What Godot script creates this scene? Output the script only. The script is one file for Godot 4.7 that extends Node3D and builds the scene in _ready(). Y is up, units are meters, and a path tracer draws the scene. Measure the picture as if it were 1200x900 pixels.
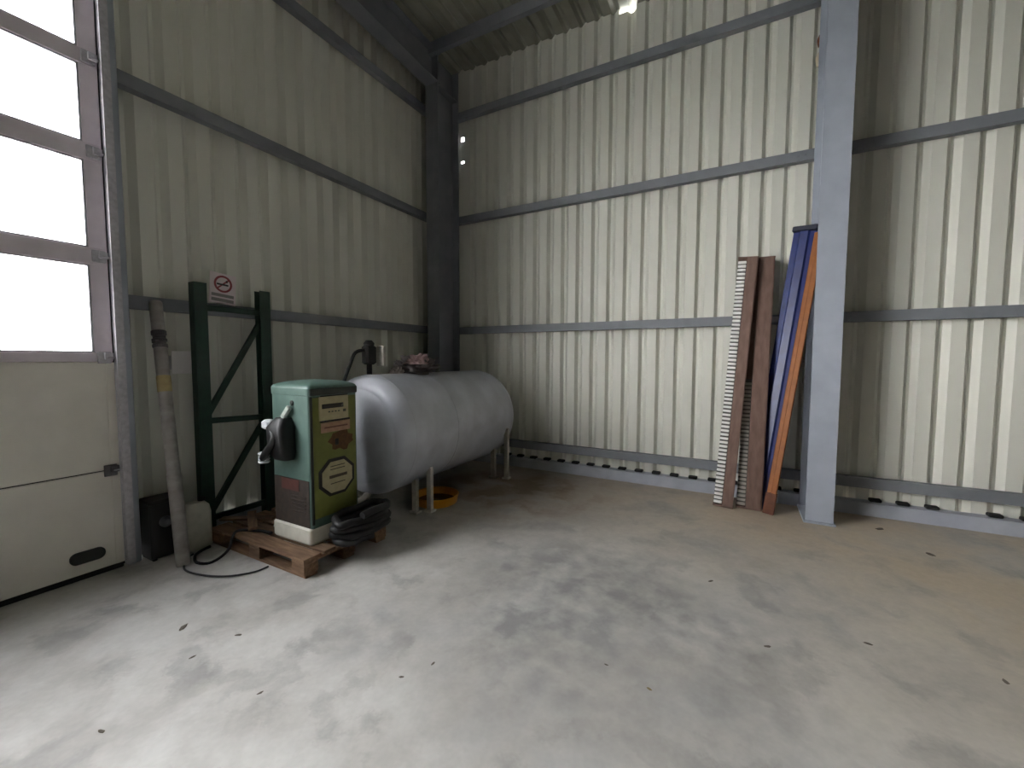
extends Node3D

# ---------------------------------------------------------------- mesh building
class Shape:
	var v := PackedVector3Array()
	var g := PackedInt32Array()
	func closed(tris: PackedVector3Array, groups: PackedInt32Array, t: Transform3D) -> void:
		var c := Vector3.ZERO
		for p in tris: c += p
		c /= maxf(1.0, tris.size())
		var vol := 0.0
		for i in range(0, tris.size(), 3):
			vol += (tris[i] - c).dot((tris[i + 1] - c).cross(tris[i + 2] - c))
		var flip := vol > 0.0
		if t.basis.determinant() < 0: flip = not flip
		for i in range(0, tris.size(), 3):
			v.append(t * tris[i])
			if flip:
				v.append(t * tris[i + 2]); v.append(t * tris[i + 1])
			else:
				v.append(t * tris[i + 1]); v.append(t * tris[i + 2])
			g.append(groups[i / 3])
	# a stack of rings of equal count, closed with fans; smooth = rounded sides
	func rings(rs: Array, smooth := true, t := Transform3D.IDENTITY, caps := true, looped := false) -> void:
		var tris := PackedVector3Array()
		var gr := PackedInt32Array()
		var n: int = rs[0].size()
		var last := rs.size() if looped else rs.size() - 1
		for k in last:
			var a: PackedVector3Array = rs[k]
			var b: PackedVector3Array = rs[(k + 1) % rs.size()]
			for i in n:
				var j := (i + 1) % n
				for p in [a[i], a[j], b[j], a[i], b[j], b[i]]: tris.append(p)
				gr.append(1 if smooth else -1); gr.append(1 if smooth else -1)
		if caps and not looped:
			for e in 2:
				var r: PackedVector3Array = rs[0] if e == 0 else rs[rs.size() - 1]
				var m := Vector3.ZERO
				for p in r: m += p
				m /= n
				for i in n:
					var j := (i + 1) % n
					if e == 0:
						for p in [m, r[j], r[i]]: tris.append(p)
					else:
						for p in [m, r[i], r[j]]: tris.append(p)
					gr.append(-1)
		closed(tris, gr, t)
	# bevelled box centred on c
	func box(c: Vector3, s: Vector3, bev := 0.004, b := Basis.IDENTITY) -> void:
		var h := s / 2.0
		var q := minf(bev, minf(h.x, minf(h.y, h.z)) * 0.6)
		var rs := []
		for k in [[-h.y, q], [-h.y + q, 0.0], [h.y - q, 0.0], [h.y, q]]:
			var y: float = k[0]
			var x: float = h.x - k[1]
			var z: float = h.z - k[1]
			var r := PackedVector3Array()
			for p in [[x, z - q], [x - q, z], [-x + q, z], [-x, z - q], [-x, -z + q], [-x + q, -z], [x - q, -z], [x, -z + q]]:
				r.append(Vector3(p[0], y, p[1]))
			rs.append(r)
		rings(rs, false, Transform3D(b, c))
	# polygon in xy pulled along z from z0 to z1
	func prism(poly: PackedVector2Array, z0: float, z1: float, t := Transform3D.IDENTITY) -> void:
		var tris := PackedVector3Array()
		var gr := PackedInt32Array()
		var n := poly.size()
		if not Geometry2D.is_polygon_clockwise(poly):
			poly = poly.duplicate(); poly.reverse()
		for i in n:
			var a := poly[i]
			var b := poly[(i + 1) % n]
			var p0 := Vector3(a.x, a.y, z0)
			var p1 := Vector3(b.x, b.y, z0)
			var q0 := Vector3(a.x, a.y, z1)
			var q1 := Vector3(b.x, b.y, z1)
			for p in [p0, p1, q1, p0, q1, q0]: tris.append(p)
			gr.append(-1); gr.append(-1)
		var idx := Geometry2D.triangulate_polygon(poly)
		for i in range(0, idx.size(), 3):
			var a := poly[idx[i]]
			var b := poly[idx[i + 1]]
			var c := poly[idx[i + 2]]
			if (b - a).cross(c - a) > 0.0:
				var s := b; b = c; c = s
			for p in [Vector3(a.x, a.y, z1), Vector3(b.x, b.y, z1), Vector3(c.x, c.y, z1)]: tris.append(p)
			for p in [Vector3(a.x, a.y, z0), Vector3(c.x, c.y, z0), Vector3(b.x, b.y, z0)]: tris.append(p)
			gr.append(-1); gr.append(-1)
		closed(tris, gr, t)
	func tube(path: PackedVector3Array, r: float, sides := 10, looped := false, radii := PackedFloat32Array()) -> void:
		var rs := []
		var n := path.size()
		var up := Vector3.UP
		for i in n:
			var d := (path[(i + 1) % n] - path[(i - 1 + n) % n]) if looped else (path[mini(i + 1, n - 1)] - path[maxi(i - 1, 0)])
			d = d.normalized()
			if absf(d.dot(up)) > 0.95: up = Vector3.RIGHT if absf(d.x) < 0.9 else Vector3.BACK
			var s := d.cross(up).normalized()
			up = s.cross(d).normalized()
			var ring := PackedVector3Array()
			var rr := radii[i] if radii.size() > 0 else r
			for k in sides:
				var a := TAU * k / sides
				ring.append(path[i] + (s * cos(a) + up * sin(a)) * rr)
			rs.append(ring)
		rings(rs, true, Transform3D.IDENTITY, true, looped)
	# profile of (radius, height) turned about y
	func lathe(prof: PackedVector2Array, segs := 24, t := Transform3D.IDENTITY, smooth := true, looped := false) -> void:
		var rs := []
		for p in prof:
			var r := PackedVector3Array()
			for k in segs:
				var a := TAU * k / segs
				r.append(Vector3(cos(a) * p.x, p.y, sin(a) * p.x))
			rs.append(r)
		rings(rs, smooth, t, true, looped)
	func mesh(mat: Material) -> ArrayMesh:
		var st := SurfaceTool.new()
		st.begin(Mesh.PRIMITIVE_TRIANGLES)
		for i in range(0, v.size(), 3):
			st.set_smooth_group(g[i / 3])
			for k in 3: st.add_vertex(v[i + k])
		st.generate_normals()
		var m := st.commit()
		m.surface_set_material(0, mat)
		return m

var taken := {}

func numbered(called: String) -> String:
	if not taken.has(called):
		taken[called] = 0
		return called
	taken[called] += 1
	return "%s_%03d" % [called, taken[called]]

func obj(called: String, s: Shape, mat: Material, parent: Node = null, label := "") -> MeshInstance3D:
	var o := MeshInstance3D.new()
	o.mesh = s.mesh(mat)
	o.cast_shadow = GeometryInstance3D.SHADOW_CASTING_SETTING_ON
	if parent == null:
		o.name = numbered(called); add_child(o)
	else:
		o.name = called; parent.add_child(o, true)
	if label: o.set_meta("label", label)
	return o

func tag(o: Node, label: String, category: String, group := "") -> void:
	o.set_meta("label", label)
	o.set_meta("category", category)
	if group: o.set_meta("group", group)

func thing(called: String, label: String, category: String, at := Vector3.ZERO, b := Basis.IDENTITY, group := "") -> Node3D:
	var o := Node3D.new()
	o.name = numbered(called)
	add_child(o)
	o.transform = Transform3D(b, at)
	tag(o, label, category, group)
	return o

func structure(called: String, label := "", category := "") -> Node3D:
	var o := Node3D.new()
	o.name = called
	add_child(o)
	o.set_meta("kind", "structure")
	if label: tag(o, label, category)
	return o

# ---------------------------------------------------------------- materials
func noise_tex(sd: int, freq: float, lo: Color, hi: Color, size := 256, oct := 4) -> NoiseTexture2D:
	var n := FastNoiseLite.new()
	n.seed = sd; n.noise_type = FastNoiseLite.TYPE_SIMPLEX_SMOOTH
	n.frequency = freq; n.fractal_octaves = oct
	var t := NoiseTexture2D.new()
	t.width = size; t.height = size; t.seamless = true; t.noise = n
	var g := Gradient.new()
	g.set_color(0, lo); g.set_color(1, hi)
	t.color_ramp = g
	return t

func bump_tex(sd: int, freq: float, strength: float) -> NoiseTexture2D:
	var n := FastNoiseLite.new()
	n.seed = sd; n.frequency = freq; n.fractal_octaves = 4
	var t := NoiseTexture2D.new()
	t.width = 256; t.height = 256; t.seamless = true; t.noise = n
	t.as_normal_map = true; t.bump_strength = strength
	return t

func mat(c: Color, rough := 0.7, metal := 0.0) -> StandardMaterial3D:
	var m := StandardMaterial3D.new()
	m.albedo_color = c; m.roughness = rough; m.metallic = metal
	return m

# colour varying between two tones by a noise laid on all sides
func worn(lo: Color, hi: Color, sd: int, scale: float, rough := 0.7, metal := 0.0, freq := 0.02, stretch := Vector3.ONE) -> StandardMaterial3D:
	var m := mat(Color.WHITE, rough, metal)
	m.albedo_texture = noise_tex(sd, freq, lo, hi)
	m.uv1_triplanar = true
	m.uv1_scale = stretch * scale
	return m

var floor_size := Vector2(8, 8)        # one repeat of the slab's pattern
var slab_size := Vector2(20.2, 16.2)
var floor_from := Vector2(-5, -6.2)

func floor_texture() -> ImageTexture:
	var size := 1024
	var ns := []
	for a in [[1, 0.9, 4], [2, 1.9, 5], [3, 9.0, 4], [4, 0.35, 3], [5, 4.0, 4], [6, 30.0, 2]]:
		var n := FastNoiseLite.new()
		n.seed = a[0] * 17; n.noise_type = FastNoiseLite.TYPE_SIMPLEX_SMOOTH
		n.frequency = a[1]; n.fractal_octaves = a[2]
		if a[0] == 2:
			n.domain_warp_enabled = true; n.domain_warp_amplitude = 0.35; n.domain_warp_frequency = 1.5
		ns.append(n)
	var light := Color(0.755, 0.745, 0.725)
	var mid := Color(0.67, 0.655, 0.63)
	var dark := Color(0.50, 0.495, 0.49)
	var tan_ := Color(0.74, 0.67, 0.57)
	# stains seen on the slab: x, z, radius, strength
	var stains := [[-1.0, -3.1, 0.55, 0.5], [-0.75, -2.5, 0.5, 0.5], [-1.22, -2.05, 0.35, 0.5], [-1.85, -1.7, 0.25, 0.6], [0.12, -3.7, 0.4, 0.4], [0.06, -2.6, 0.3, 0.55], [-1.46, -2.7, 0.3, 0.5], [-0.7, -1.7, 0.45, 0.35], [0.1, -2.1, 0.35, 0.4], [-0.5, -2.9, 0.35, 0.4]]
	var img := Image.create(size, size, false, Image.FORMAT_RGB8)
	for j in size:
		for i in size:
			var x := floor_from.x + floor_size.x * i / size
			var z := floor_from.y + floor_size.y * j / size
			var big: float = ns[0].get_noise_2d(x, z)
			var cloud: float = ns[1].get_noise_2d(x, z)
			var fine: float = ns[2].get_noise_2d(x, z)
			var warm: float = ns[3].get_noise_2d(x, z)
			var k: float = 0.52 + 1.0 * big + 1.0 * cloud + 0.25 * ns[4].get_noise_2d(x, z)
			var s := 0.0
			for q in stains:
				var dx: float = x - q[0]
				var dz: float = z - q[1]
				var d2: float = (dx * dx + dz * dz) / (q[2] * q[2])
				if d2 < 6.0: s += q[3] * exp(-d2)
			s = s * clampf(0.75 + 1.6 * cloud + 1.0 * ns[4].get_noise_2d(x, z), 0.0, 1.6)
			var c := mid.lerp(light, clampf(k, 0, 1))
			c = c.lerp(dark, clampf(s * 0.8 + maxf(0.0, -0.12 - cloud) * 0.9, 0, 0.85))
			var away := clampf((x * 0.45 - z * 0.5 - 1.0) * 0.5, 0.0, 1.0)
			c = c.lerp(tan_, clampf(away * (0.7 + 0.8 * warm + 0.5 * cloud + 0.4 * big), 0.0, 0.8))
			var bx: float = (x + 2.5) / 1.1
			var bz2: float = (z + 4.5) / 0.95
			c = c.lerp(Color(0.40, 0.33, 0.26), clampf((0.75 + 0.9 * cloud) * exp(-bx * bx - bz2 * bz2), 0.0, 0.8))
			c = c * (1.0 + 0.035 * fine + 0.02 * ns[5].get_noise_2d(x, z))
			img.set_pixel(i, j, Color(clampf(c.r, 0, 1), clampf(c.g, 0, 1), clampf(c.b, 0, 1)))
	return ImageTexture.create_from_image(img)

# ---------------------------------------------------------------- shared shapes
const PITCH := 0.2165
# trapezoidal sheet of n ribs along +x, inner flats at z = 0, grooves running back to -depth
func sheet(n: int, y0: float, y1: float, pitch := PITCH, depth := 0.052) -> Shape:
	var s := Shape.new()
	var pts := PackedVector2Array()
	for i in n:
		var x := i * pitch
		for p in [[0.0, 0.0], [0.50, 0.0], [0.66, -1.0], [0.78, -1.0]]:
			pts.append(Vector2(x + p[0] * pitch, p[1] * depth))
	pts.append(Vector2(n * pitch, 0.0))
	var tris := PackedVector3Array()
	var gr := PackedInt32Array()
	var th := 0.005
	for i in pts.size() - 1:
		var a := pts[i]
		var b := pts[i + 1]
		var f0 := Vector3(a.x, y0, a.y)
		var f1 := Vector3(b.x, y0, b.y)
		var u0 := Vector3(a.x, y1, a.y)
		var u1 := Vector3(b.x, y1, b.y)
		var back := Vector3(0, 0, -th)
		for q in [[f0, f1, u1, u0], [f1 + back, f0 + back, u0 + back, u1 + back], [u0, u1, u1 + back, u0 + back], [f0 + back, f1 + back, f1, f0]]:
			for k in [0, 1, 2, 0, 2, 3]: tris.append(q[k])
			gr.append(-1); gr.append(-1)
	s.closed(tris, gr, Transform3D.IDENTITY)
	return s

func c_section(h: float, d: float, th := 0.012) -> PackedVector2Array:
	# web towards +x, flanges running back to -x, lips
	return PackedVector2Array([Vector2(0, 0), Vector2(0, h), Vector2(-d, h), Vector2(-d, h - 0.02), Vector2(-d + th, h - 0.02), Vector2(-d + th, h - th), Vector2(-th, h - th), Vector2(-th, th), Vector2(-d + th, th), Vector2(-d + th, 0.02), Vector2(-d, 0.02), Vector2(-d, 0)])

func i_section(w: float, d: float, tf := 0.016, tw := 0.012) -> PackedVector2Array:
	# flanges across x, web along y from 0 to d
	var a := w / 2
	var b := tw / 2
	return PackedVector2Array([Vector2(-a, 0), Vector2(a, 0), Vector2(a, tf), Vector2(b, tf), Vector2(b, d - tf), Vector2(a, d - tf), Vector2(a, d), Vector2(-a, d), Vector2(-a, d - tf), Vector2(-b, d - tf), Vector2(-b, tf), Vector2(-a, tf)])

# polygon axes: first -> u, second -> w, pulled along d
func axes(u: Vector3, w: Vector3, d: Vector3, at := Vector3.ZERO) -> Transform3D:
	return Transform3D(Basis(u, w, d), at)

func rounded(w: float, d: float, r: float, y: float, seg := 4, cx := 0.0, cz := 0.0) -> PackedVector3Array:
	var o := PackedVector3Array()
	for q in [[1, 1, 0.0], [-1, 1, PI / 2], [-1, -1, PI], [1, -1, PI * 1.5]]:
		for k in seg + 1:
			var a: float = q[2] + PI / 2 * k / seg
			o.append(Vector3(cx + q[0] * (w / 2 - r) + cos(a) * r, y, cz + q[1] * (d / 2 - r) + sin(a) * r))
	return o

func bz(a: Vector3, b: Vector3, rollx: Vector3) -> Basis:
	# y axis from a to b, x axis near rollx
	var y := (b - a).normalized()
	var z := rollx.cross(y).normalized()
	return Basis(y.cross(z), y, z)

func smooth_path(pts: Array, step := 0.03) -> PackedVector3Array:
	var c := Curve3D.new()
	c.bake_interval = step
	for i in pts.size():
		var t: Vector3 = (pts[mini(i + 1, pts.size() - 1)] - pts[maxi(i - 1, 0)]) / 6.0
		c.add_point(pts[i], -t, t)
	return c.get_baked_points()

const BACK_Z := -5.55      # inner flats of the rear cladding
const LEFT_X := -4.33      # inner flats of the gable cladding
const EAVE := 6.0
const SLOPE := 0.055
func roof_y(z: float) -> float: return EAVE + SLOPE * (z + 5.5)

func _ready():
	# ---------------------------------------------------------------- camera, sky, exposure
	var cam := Camera3D.new()
	cam.name = "camera"
	cam.rotation_order = EULER_ORDER_YXZ
	cam.rotation_degrees = Vector3(-3.453, 28.527, 0.146)
	cam.position = Vector3(0, 1.6, 0)
	cam.fov = rad_to_deg(2.0 * atan(450.0 / 492.0))
	cam.near = 0.05; cam.far = 300.0
	add_child(cam); cam.current = true
	var sky_mat := ProceduralSkyMaterial.new()
	sky_mat.sky_top_color = Color(0.62, 0.63, 0.65)
	sky_mat.sky_horizon_color = Color(1.0, 1.0, 1.0)
	sky_mat.ground_bottom_color = Color(0.60, 0.60, 0.59)
	sky_mat.ground_horizon_color = Color(0.75, 0.76, 0.76)
	sky_mat.sky_curve = 0.5
	sky_mat.sky_energy_multiplier = 1.0
	var sky := Sky.new()
	sky.sky_material = sky_mat
	var env := Environment.new()
	env.background_mode = Environment.BG_SKY
	env.sky = sky
	env.ambient_light_source = Environment.AMBIENT_SOURCE_SKY
	env.tonemap_mode = Environment.TONE_MAPPER_LINEAR
	env.tonemap_exposure = 43.0
	env.sdfgi_enabled = true; env.ssao_enabled = true; env.ssil_enabled = true
	var we := WorldEnvironment.new()
	we.name = "world_environment"
	we.environment = env
	add_child(we)

	# ---------------------------------------------------------------- materials
	var clad := worn(Color(0.815, 0.81, 0.765), Color(0.845, 0.84, 0.80), 11, 0.35, 0.5, 0.0, 0.008, Vector3(1, 0.3, 1))
	var roof_m := worn(Color(0.50, 0.50, 0.45), Color(0.57, 0.57, 0.52), 12, 0.5, 0.6, 0.0, 0.02)
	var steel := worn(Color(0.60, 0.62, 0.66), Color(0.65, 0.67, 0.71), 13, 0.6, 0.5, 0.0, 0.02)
	var frame := worn(Color(0.46, 0.47, 0.49), Color(0.51, 0.52, 0.54), 20, 0.6, 0.55, 0.0, 0.02)  # girt grey; on corner column, rafters and purlins it stands in for shade
	var galv := worn(Color(0.66, 0.65, 0.67), Color(0.78, 0.77, 0.79), 14, 1.4, 0.5, 0.2, 0.05)
	var dark_steel := mat(Color(0.30, 0.29, 0.30), 0.55)
	var black := mat(Color(0.05, 0.05, 0.055), 0.6)
	var rubber := mat(Color(0.035, 0.035, 0.035), 0.75)
	var door_white := worn(Color(0.86, 0.84, 0.80), Color(0.91, 0.89, 0.85), 15, 0.5, 0.55, 0.0, 0.02)
	var alu := worn(Color(0.82, 0.78, 0.81), Color(0.87, 0.83, 0.86), 16, 0.8, 0.4, 0.1, 0.03)  # aluminium lightened to imitate veiling glare from the bright panes
	var glass := mat(Color(0.93, 0.98, 1.0, 0.06), 0.02)
	glass.transparency = BaseMaterial3D.TRANSPARENCY_ALPHA
	var front_m := worn(Color(0.34, 0.33, 0.31), Color(0.42, 0.41, 0.39), 19, 0.5, 0.8)
	var kerb_m := worn(Color(0.60, 0.61, 0.65), Color(0.70, 0.71, 0.74), 17, 0.5, 0.5, 0.0, 0.02)

	# ---------------------------------------------------------------- ground and floor
	var s := Shape.new()
	s.box(Vector3(2, -0.35, 2), Vector3(120, 0.3, 120), 0.01)
	var o := obj("ground", s, worn(Color(0.82, 0.82, 0.80), Color(0.88, 0.88, 0.86), 18, 0.2, 0.9))
	o.set_meta("kind", "structure")
	tag(o, "pale concrete yard paving outside the hall door", "ground")

	var fm := mat(Color.WHITE, 0.62)
	fm.albedo_texture = floor_texture()
	fm.normal_enabled = true
	fm.normal_texture = bump_tex(21, 0.03, 1.2)
	fm.normal_scale = 0.08
	var st := SurfaceTool.new()
	st.begin(Mesh.PRIMITIVE_TRIANGLES)
	var x0 := floor_from.x
	var x1 := floor_from.x + slab_size.x
	var z0 := floor_from.y
	var z1 := floor_from.y + slab_size.y
	var corners := [[x0, z0], [x1, z0], [x1, z1], [x0, z1]]
	for k in [0, 1, 2, 0, 2, 3]:
		st.set_normal(Vector3.UP)
		st.set_tangent(Plane(1, 0, 0, 1))
		st.set_uv(Vector2((corners[k][0] - x0) / floor_size.x, (corners[k][1] - z0) / floor_size.y))
		st.add_vertex(Vector3(corners[k][0], 0, corners[k][1]))
	for k in 4:
		var a = corners[k]
		var b = corners[(k + 1) % 4]
		var nn := Vector3(b[1] - a[1], 0, a[0] - b[0]).normalized()
		for p in [[a, 0.0], [b, -0.2], [b, 0.0], [a, 0.0], [a, -0.2], [b, -0.2]]:
			st.set_normal(nn); st.set_tangent(Plane(0, 1, 0, 1)); st.set_uv(Vector2(0, 0))
			st.add_vertex(Vector3(p[0][0], p[1], p[0][1]))
	var fmesh := st.commit()
	fmesh.surface_set_material(0, fm)
	var fl := MeshInstance3D.new()
	fl.name = "floor"; fl.mesh = fmesh
	add_child(fl)
	fl.set_meta("kind", "structure")
	tag(fl, "stained grey concrete floor slab of the hall", "floor")

	# ---------------------------------------------------------------- walls
	var wb := structure("wall_back", "off-white ribbed metal cladding of the rear wall", "wall")
	var per := 4
	var sheet_b := sheet(per, 0.02, 6.03).mesh(clad)
	var px := -3.87
	while px < 15.1:
		var mi := MeshInstance3D.new()
		mi.name = "cladding_sheet"; mi.mesh = sheet_b
		if absf(px - (-3.87 + 2 * per * PITCH)) < 0.1:      # one rib stops short of the roof and lets a spot of daylight in
			var cut := sheet(3, 0.02, 6.03)
			var short := sheet(1, 0.02, 5.95)
			for i in range(0, short.v.size()): cut.v.append(short.v[i] + Vector3(3 * PITCH, 0, 0))
			cut.g.append_array(short.g)
			mi.mesh = cut.mesh(clad)
		mi.position = Vector3(px, 0, BACK_Z)
		wb.add_child(mi, true)
		px += per * PITCH
	# flat corner flashing with two slits where daylight comes in
	s = Shape.new()
	s.box(Vector3(-4.2, 3.03, BACK_Z - 0.003), Vector3(0.54, 6.06, 0.006), 0.001)
	for r in [[0.0, 4.635], [4.665, 4.965], [5.025, 6.06]]:
		s.box(Vector3(-3.898, (r[0] + r[1]) / 2, BACK_Z - 0.003), Vector3(0.064, r[1] - r[0], 0.006), 0.001)
	obj("corner_flashing", s, clad, wb)

	var wl := structure("wall_left", "off-white ribbed metal cladding of the gable wall beside the door", "wall")
	var turn_left := Basis(Vector3(0, 0, -1), Vector3(0, 1, 0), Vector3(1, 0, 0))
	# runs of sheets along -z: from z, count of ribs, y0, y1
	var door_a := -1.40      # near edge of the door opening
	var zz := door_a
	for k in 5:
		var sh := sheet(4, 0.02, roof_y(zz) + 0.05)
		var mi := obj("cladding_sheet", sh, clad, wl)
		mi.transform = Transform3D(turn_left, Vector3(LEFT_X, 0, zz))
		zz -= 4 * PITCH
	var spans := [[3.07, door_a, 4.75], [10.06, 3.07, 0.02]]
	for sp in spans:
		var length: float = sp[0] - sp[1]
		var n := int(ceil(length / PITCH))
		var mi := obj("cladding_sheet", sheet(n, sp[2], roof_y(sp[1]) + 0.3, length / n), clad, wl)
		mi.transform = Transform3D(turn_left, Vector3(LEFT_X, 0, sp[0]))

	var wr := structure("wall_right", "off-white ribbed metal cladding of the far right gable", "wall")
	for k in 6:
		var mi := obj("cladding_sheet", sheet(12, 0.02, 7.0), clad, wr)
		mi.transform = Transform3D(Basis(Vector3(0, 0, 1), Vector3.UP, Vector3(-1, 0, 0)), Vector3(15.05, 0, -5.56 + k * 12 * PITCH))
	var wf := structure("wall_front", "dark grey ribbed metal cladding of the front wall behind the viewer", "wall")
	for k in 8:
		var mi := obj("cladding_sheet", sheet(12, 0.02, 7.0), front_m, wf)
		mi.transform = Transform3D(Basis(Vector3(-1, 0, 0), Vector3.UP, Vector3(0, 0, -1)), Vector3(15.4 - k * 12 * PITCH, 0, 9.8))

	# roof: ribbed sheets running up the slope
	var ce := structure("ceiling", "ribbed metal underside of the shallow pitched roof", "roof")
	var tilt := atan(SLOPE)
	var rb := Basis(Vector3(1, 0, 0), Vector3(0, sin(tilt), cos(tilt)), Vector3(0, -cos(tilt), sin(tilt)))
	# sheet local: x across, y along slope, z = down into the hall
	var roof_sheet := sheet(4, 0.0, 15.9, PITCH, 0.04).mesh(roof_m)
	px = -4.5
	while px < 15.2:
		var mi := MeshInstance3D.new()
		mi.name = "roof_sheet"; mi.mesh = roof_sheet
		mi.transform = Transform3D(rb, Vector3(px, roof_y(-5.75) , -5.75))
		ce.add_child(mi, true)
		px += 4 * PITCH

	# ---------------------------------------------------------------- kerb flashings
	var kerb_poly := PackedVector2Array([Vector2(-5.44, 0), Vector2(-5.46, 0.135), Vector2(-5.547, 0.145), Vector2(-5.547, 0.135), Vector2(-5.47, 0.125), Vector2(-5.455, 0)])
	kerb_poly = PackedVector2Array([Vector2(-5.445, 0), Vector2(-5.46, 0.13), Vector2(-5.548, 0.14), Vector2(-5.548, 0.0)])
	var kt := axes(Vector3(0, 0, 1), Vector3.UP, Vector3(1, 0, 0))
	s = Shape.new(); s.prism(kerb_poly, -4.3, 0.72, kt)
	o = obj("trim_1", s, kerb_m); o.set_meta("kind", "structure")
	tag(o, "grey kerb flashing along the foot of the rear wall, left bay", "kerb")
	s = Shape.new(); s.prism(kerb_poly, 0.725, 15.0, kt)
	o = obj("trim_2", s, kerb_m); o.set_meta("kind", "structure")
	tag(o, "grey kerb flashing along the foot of the rear wall, right of column", "kerb")
	var fb := Shape.new()  # added black blocks standing in for the dark of open groove holes
	fb.box(Vector3.ZERO, Vector3(0.10, 0.03, 0.075), 0.006)
	var fbm := fb.mesh(mat(Color(0.07, 0.07, 0.07), 0.9))
	for i in 36:
		if i in [2, 22, 26, 31]: continue
		var fx := -3.87 + (i + 0.70) * PITCH
		if absf(fx - 0.72) < 0.06: continue
		var mi := MeshInstance3D.new()
		mi.name = "groove_shade"; mi.mesh = fbm
		mi.position = Vector3(fx, 0.152, -5.525)
		get_node("trim_1" if fx < 0.72 else "trim_2").add_child(mi, true)
	s = Shape.new(); s.box(Vector3(-4.27, 0.065, -3.47), Vector3(0.11, 0.13, 3.9), 0.006)
	o = obj("trim_3", s, kerb_m); o.set_meta("kind", "structure")
	tag(o, "grey kerb flashing along the foot of the gable wall", "kerb")

	# ---------------------------------------------------------------- steel frame
	var girt_z := -5.46
	var gh := 0.105
	var ct := axes(Vector3(0, 0, 1), Vector3.UP, Vector3(1, 0, 0))
	var words := ["lowest, above the kerb,", "second from the floor", "third from the floor", "topmost"]
	var ys := [0.28, 1.985, 3.69, 5.25]
	for bay in 2:
		for k in 4:
			if bay == 1 and k == 3: continue
			s = Shape.new()
			s.prism(c_section(gh, 0.085), -4.2 if bay == 0 else 0.75, 0.69 if bay == 0 else 5.4, ct)
			var g := thing("steel_girt", "grey steel girt, %s on the rear wall %s" % [words[k], "left bay" if bay == 0 else "right of column"], "girt", Vector3(0, ys[k], girt_z), Basis.IDENTITY)
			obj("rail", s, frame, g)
			# bolt plates
			for bx in ([-3.8, 0.5] if bay == 0 else [1.0, 3.0]):
				s = Shape.new()
				s.box(Vector3(bx, gh / 2, 0.003), Vector3(0.10, 0.075, 0.006), 0.002)
				for q in [-0.03, 0.03]:
					s.lathe(PackedVector2Array([Vector2(0.008, 0), Vector2(0.008, 0.006), Vector2(0.003, 0.009)]), 6, Transform3D(Basis(Vector3(1, 0, 0), Vector3(0, 0, 1), Vector3(0, -1, 0)), Vector3(bx + q, gh / 2, 0.005)))
				obj("bolt_plate", s, frame, g)
			if bay == 0 and k == 1:
				s = Shape.new()
				s.box(Vector3(0.335, gh / 2, 0.004), Vector3(0.11, 0.06, 0.008), 0.002)
				obj("pale_plate", s, galv, g, "pale metal plate fixed on the girt")
	var lt := axes(Vector3(1, 0, 0), Vector3.UP, Vector3(0, 0, 1))
	for k in [1, 2, 3]:
		s = Shape.new()
		s.prism(c_section(gh, 0.085), -5.42, -1.42, lt)
		var g := thing("steel_girt", "grey horizontal steel girt, %s on the dim gable wall" % ["", "lowest, behind the green frame,", "middle of three,", "topmost, under the rafter,"][k], "girt", Vector3(-4.24, ys[k] + 0.005, 0))
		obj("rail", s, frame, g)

	# columns: I sections with end plates
	for c in [[-4.02, "grey steel column standing in the room corner behind the tank"], [0.72, "grey-blue steel column standing before the rear wall beside the leaning beams"], [5.46, "grey steel column before the rear wall, far right"]]:
		var t := thing("steel_column", c[1], "column", Vector3(c[0], 0, -4.95))
		s = Shape.new()
		s.prism(i_section(0.225, 0.505), 0.02, roof_y(-5.0) - 0.1, axes(Vector3(1, 0, 0), Vector3(0, 0, -1), Vector3.UP))
		obj("shaft", s, frame if c[0] < -1.0 else steel, t)  # corner shaft takes the darker grey to imitate the shade there
		s = Shape.new()
		s.box(Vector3(0, 0.01, -0.25), Vector3(0.26, 0.02, 0.56), 0.003)
		obj("base_plate", s, steel, t)
		s = Shape.new()
		for sx in [-1, 1]:
			s.box(Vector3(sx * 0.058, 5.50, -0.25), Vector3(0.10, 0.012, 0.47), 0.001)
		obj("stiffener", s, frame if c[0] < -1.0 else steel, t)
	# rafters
	for c in [[-4.02, "grey steel rafter, darkened for shade, rising from the corner column above the gable wall"], [0.72, "grey steel rafter rising from the right-hand column"], [5.46, "grey steel rafter rising from the far right column"]]:
		var t := thing("steel_rafter", c[1], "rafter", Vector3(c[0], roof_y(-5.0) - 0.5, -5.0))
		s = Shape.new()
		s.prism(i_section(0.225, 0.43), 0.0, 14.6, axes(Vector3(1, 0, 0), Vector3(0, cos(tilt), -sin(tilt)), Vector3(0, sin(tilt), cos(tilt))))
		obj("beam", s, frame, t)  # same darker grey, shade put into the colour
	# purlins under the roof sheet
	for k in 3:
		var z: float = [-4.87, -3.2, -1.5][k]
		s = Shape.new()
		s.prism(c_section(0.15, 0.07), -4.25, 15.0, ct)
		var t := thing("roof_purlin", "grey steel purlin under the roof, %s" % ["nearest the rear wall", "second from the rear wall", "third from the rear wall"][k], "purlin", Vector3(0, roof_y(z) - 0.152, z))
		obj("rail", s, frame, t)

	# ---------------------------------------------------------------- sectional door
	build_door("door_1", -1.335, 3.0, "white sectional door with a tall glazed upper part", door_white, alu, glass, galv, black, dark_steel, rubber)
	s = Shape.new()
	s.box(Vector3(-4.235, 2.42, -1.40), Vector3(0.26, 4.84, 0.085), 0.005)
	o = obj("trim_4", s, steel); o.set_meta("kind", "structure")
	tag(o, "grey steel jamb post beside the sectional door", "door jamb")

	s = Shape.new()
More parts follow.
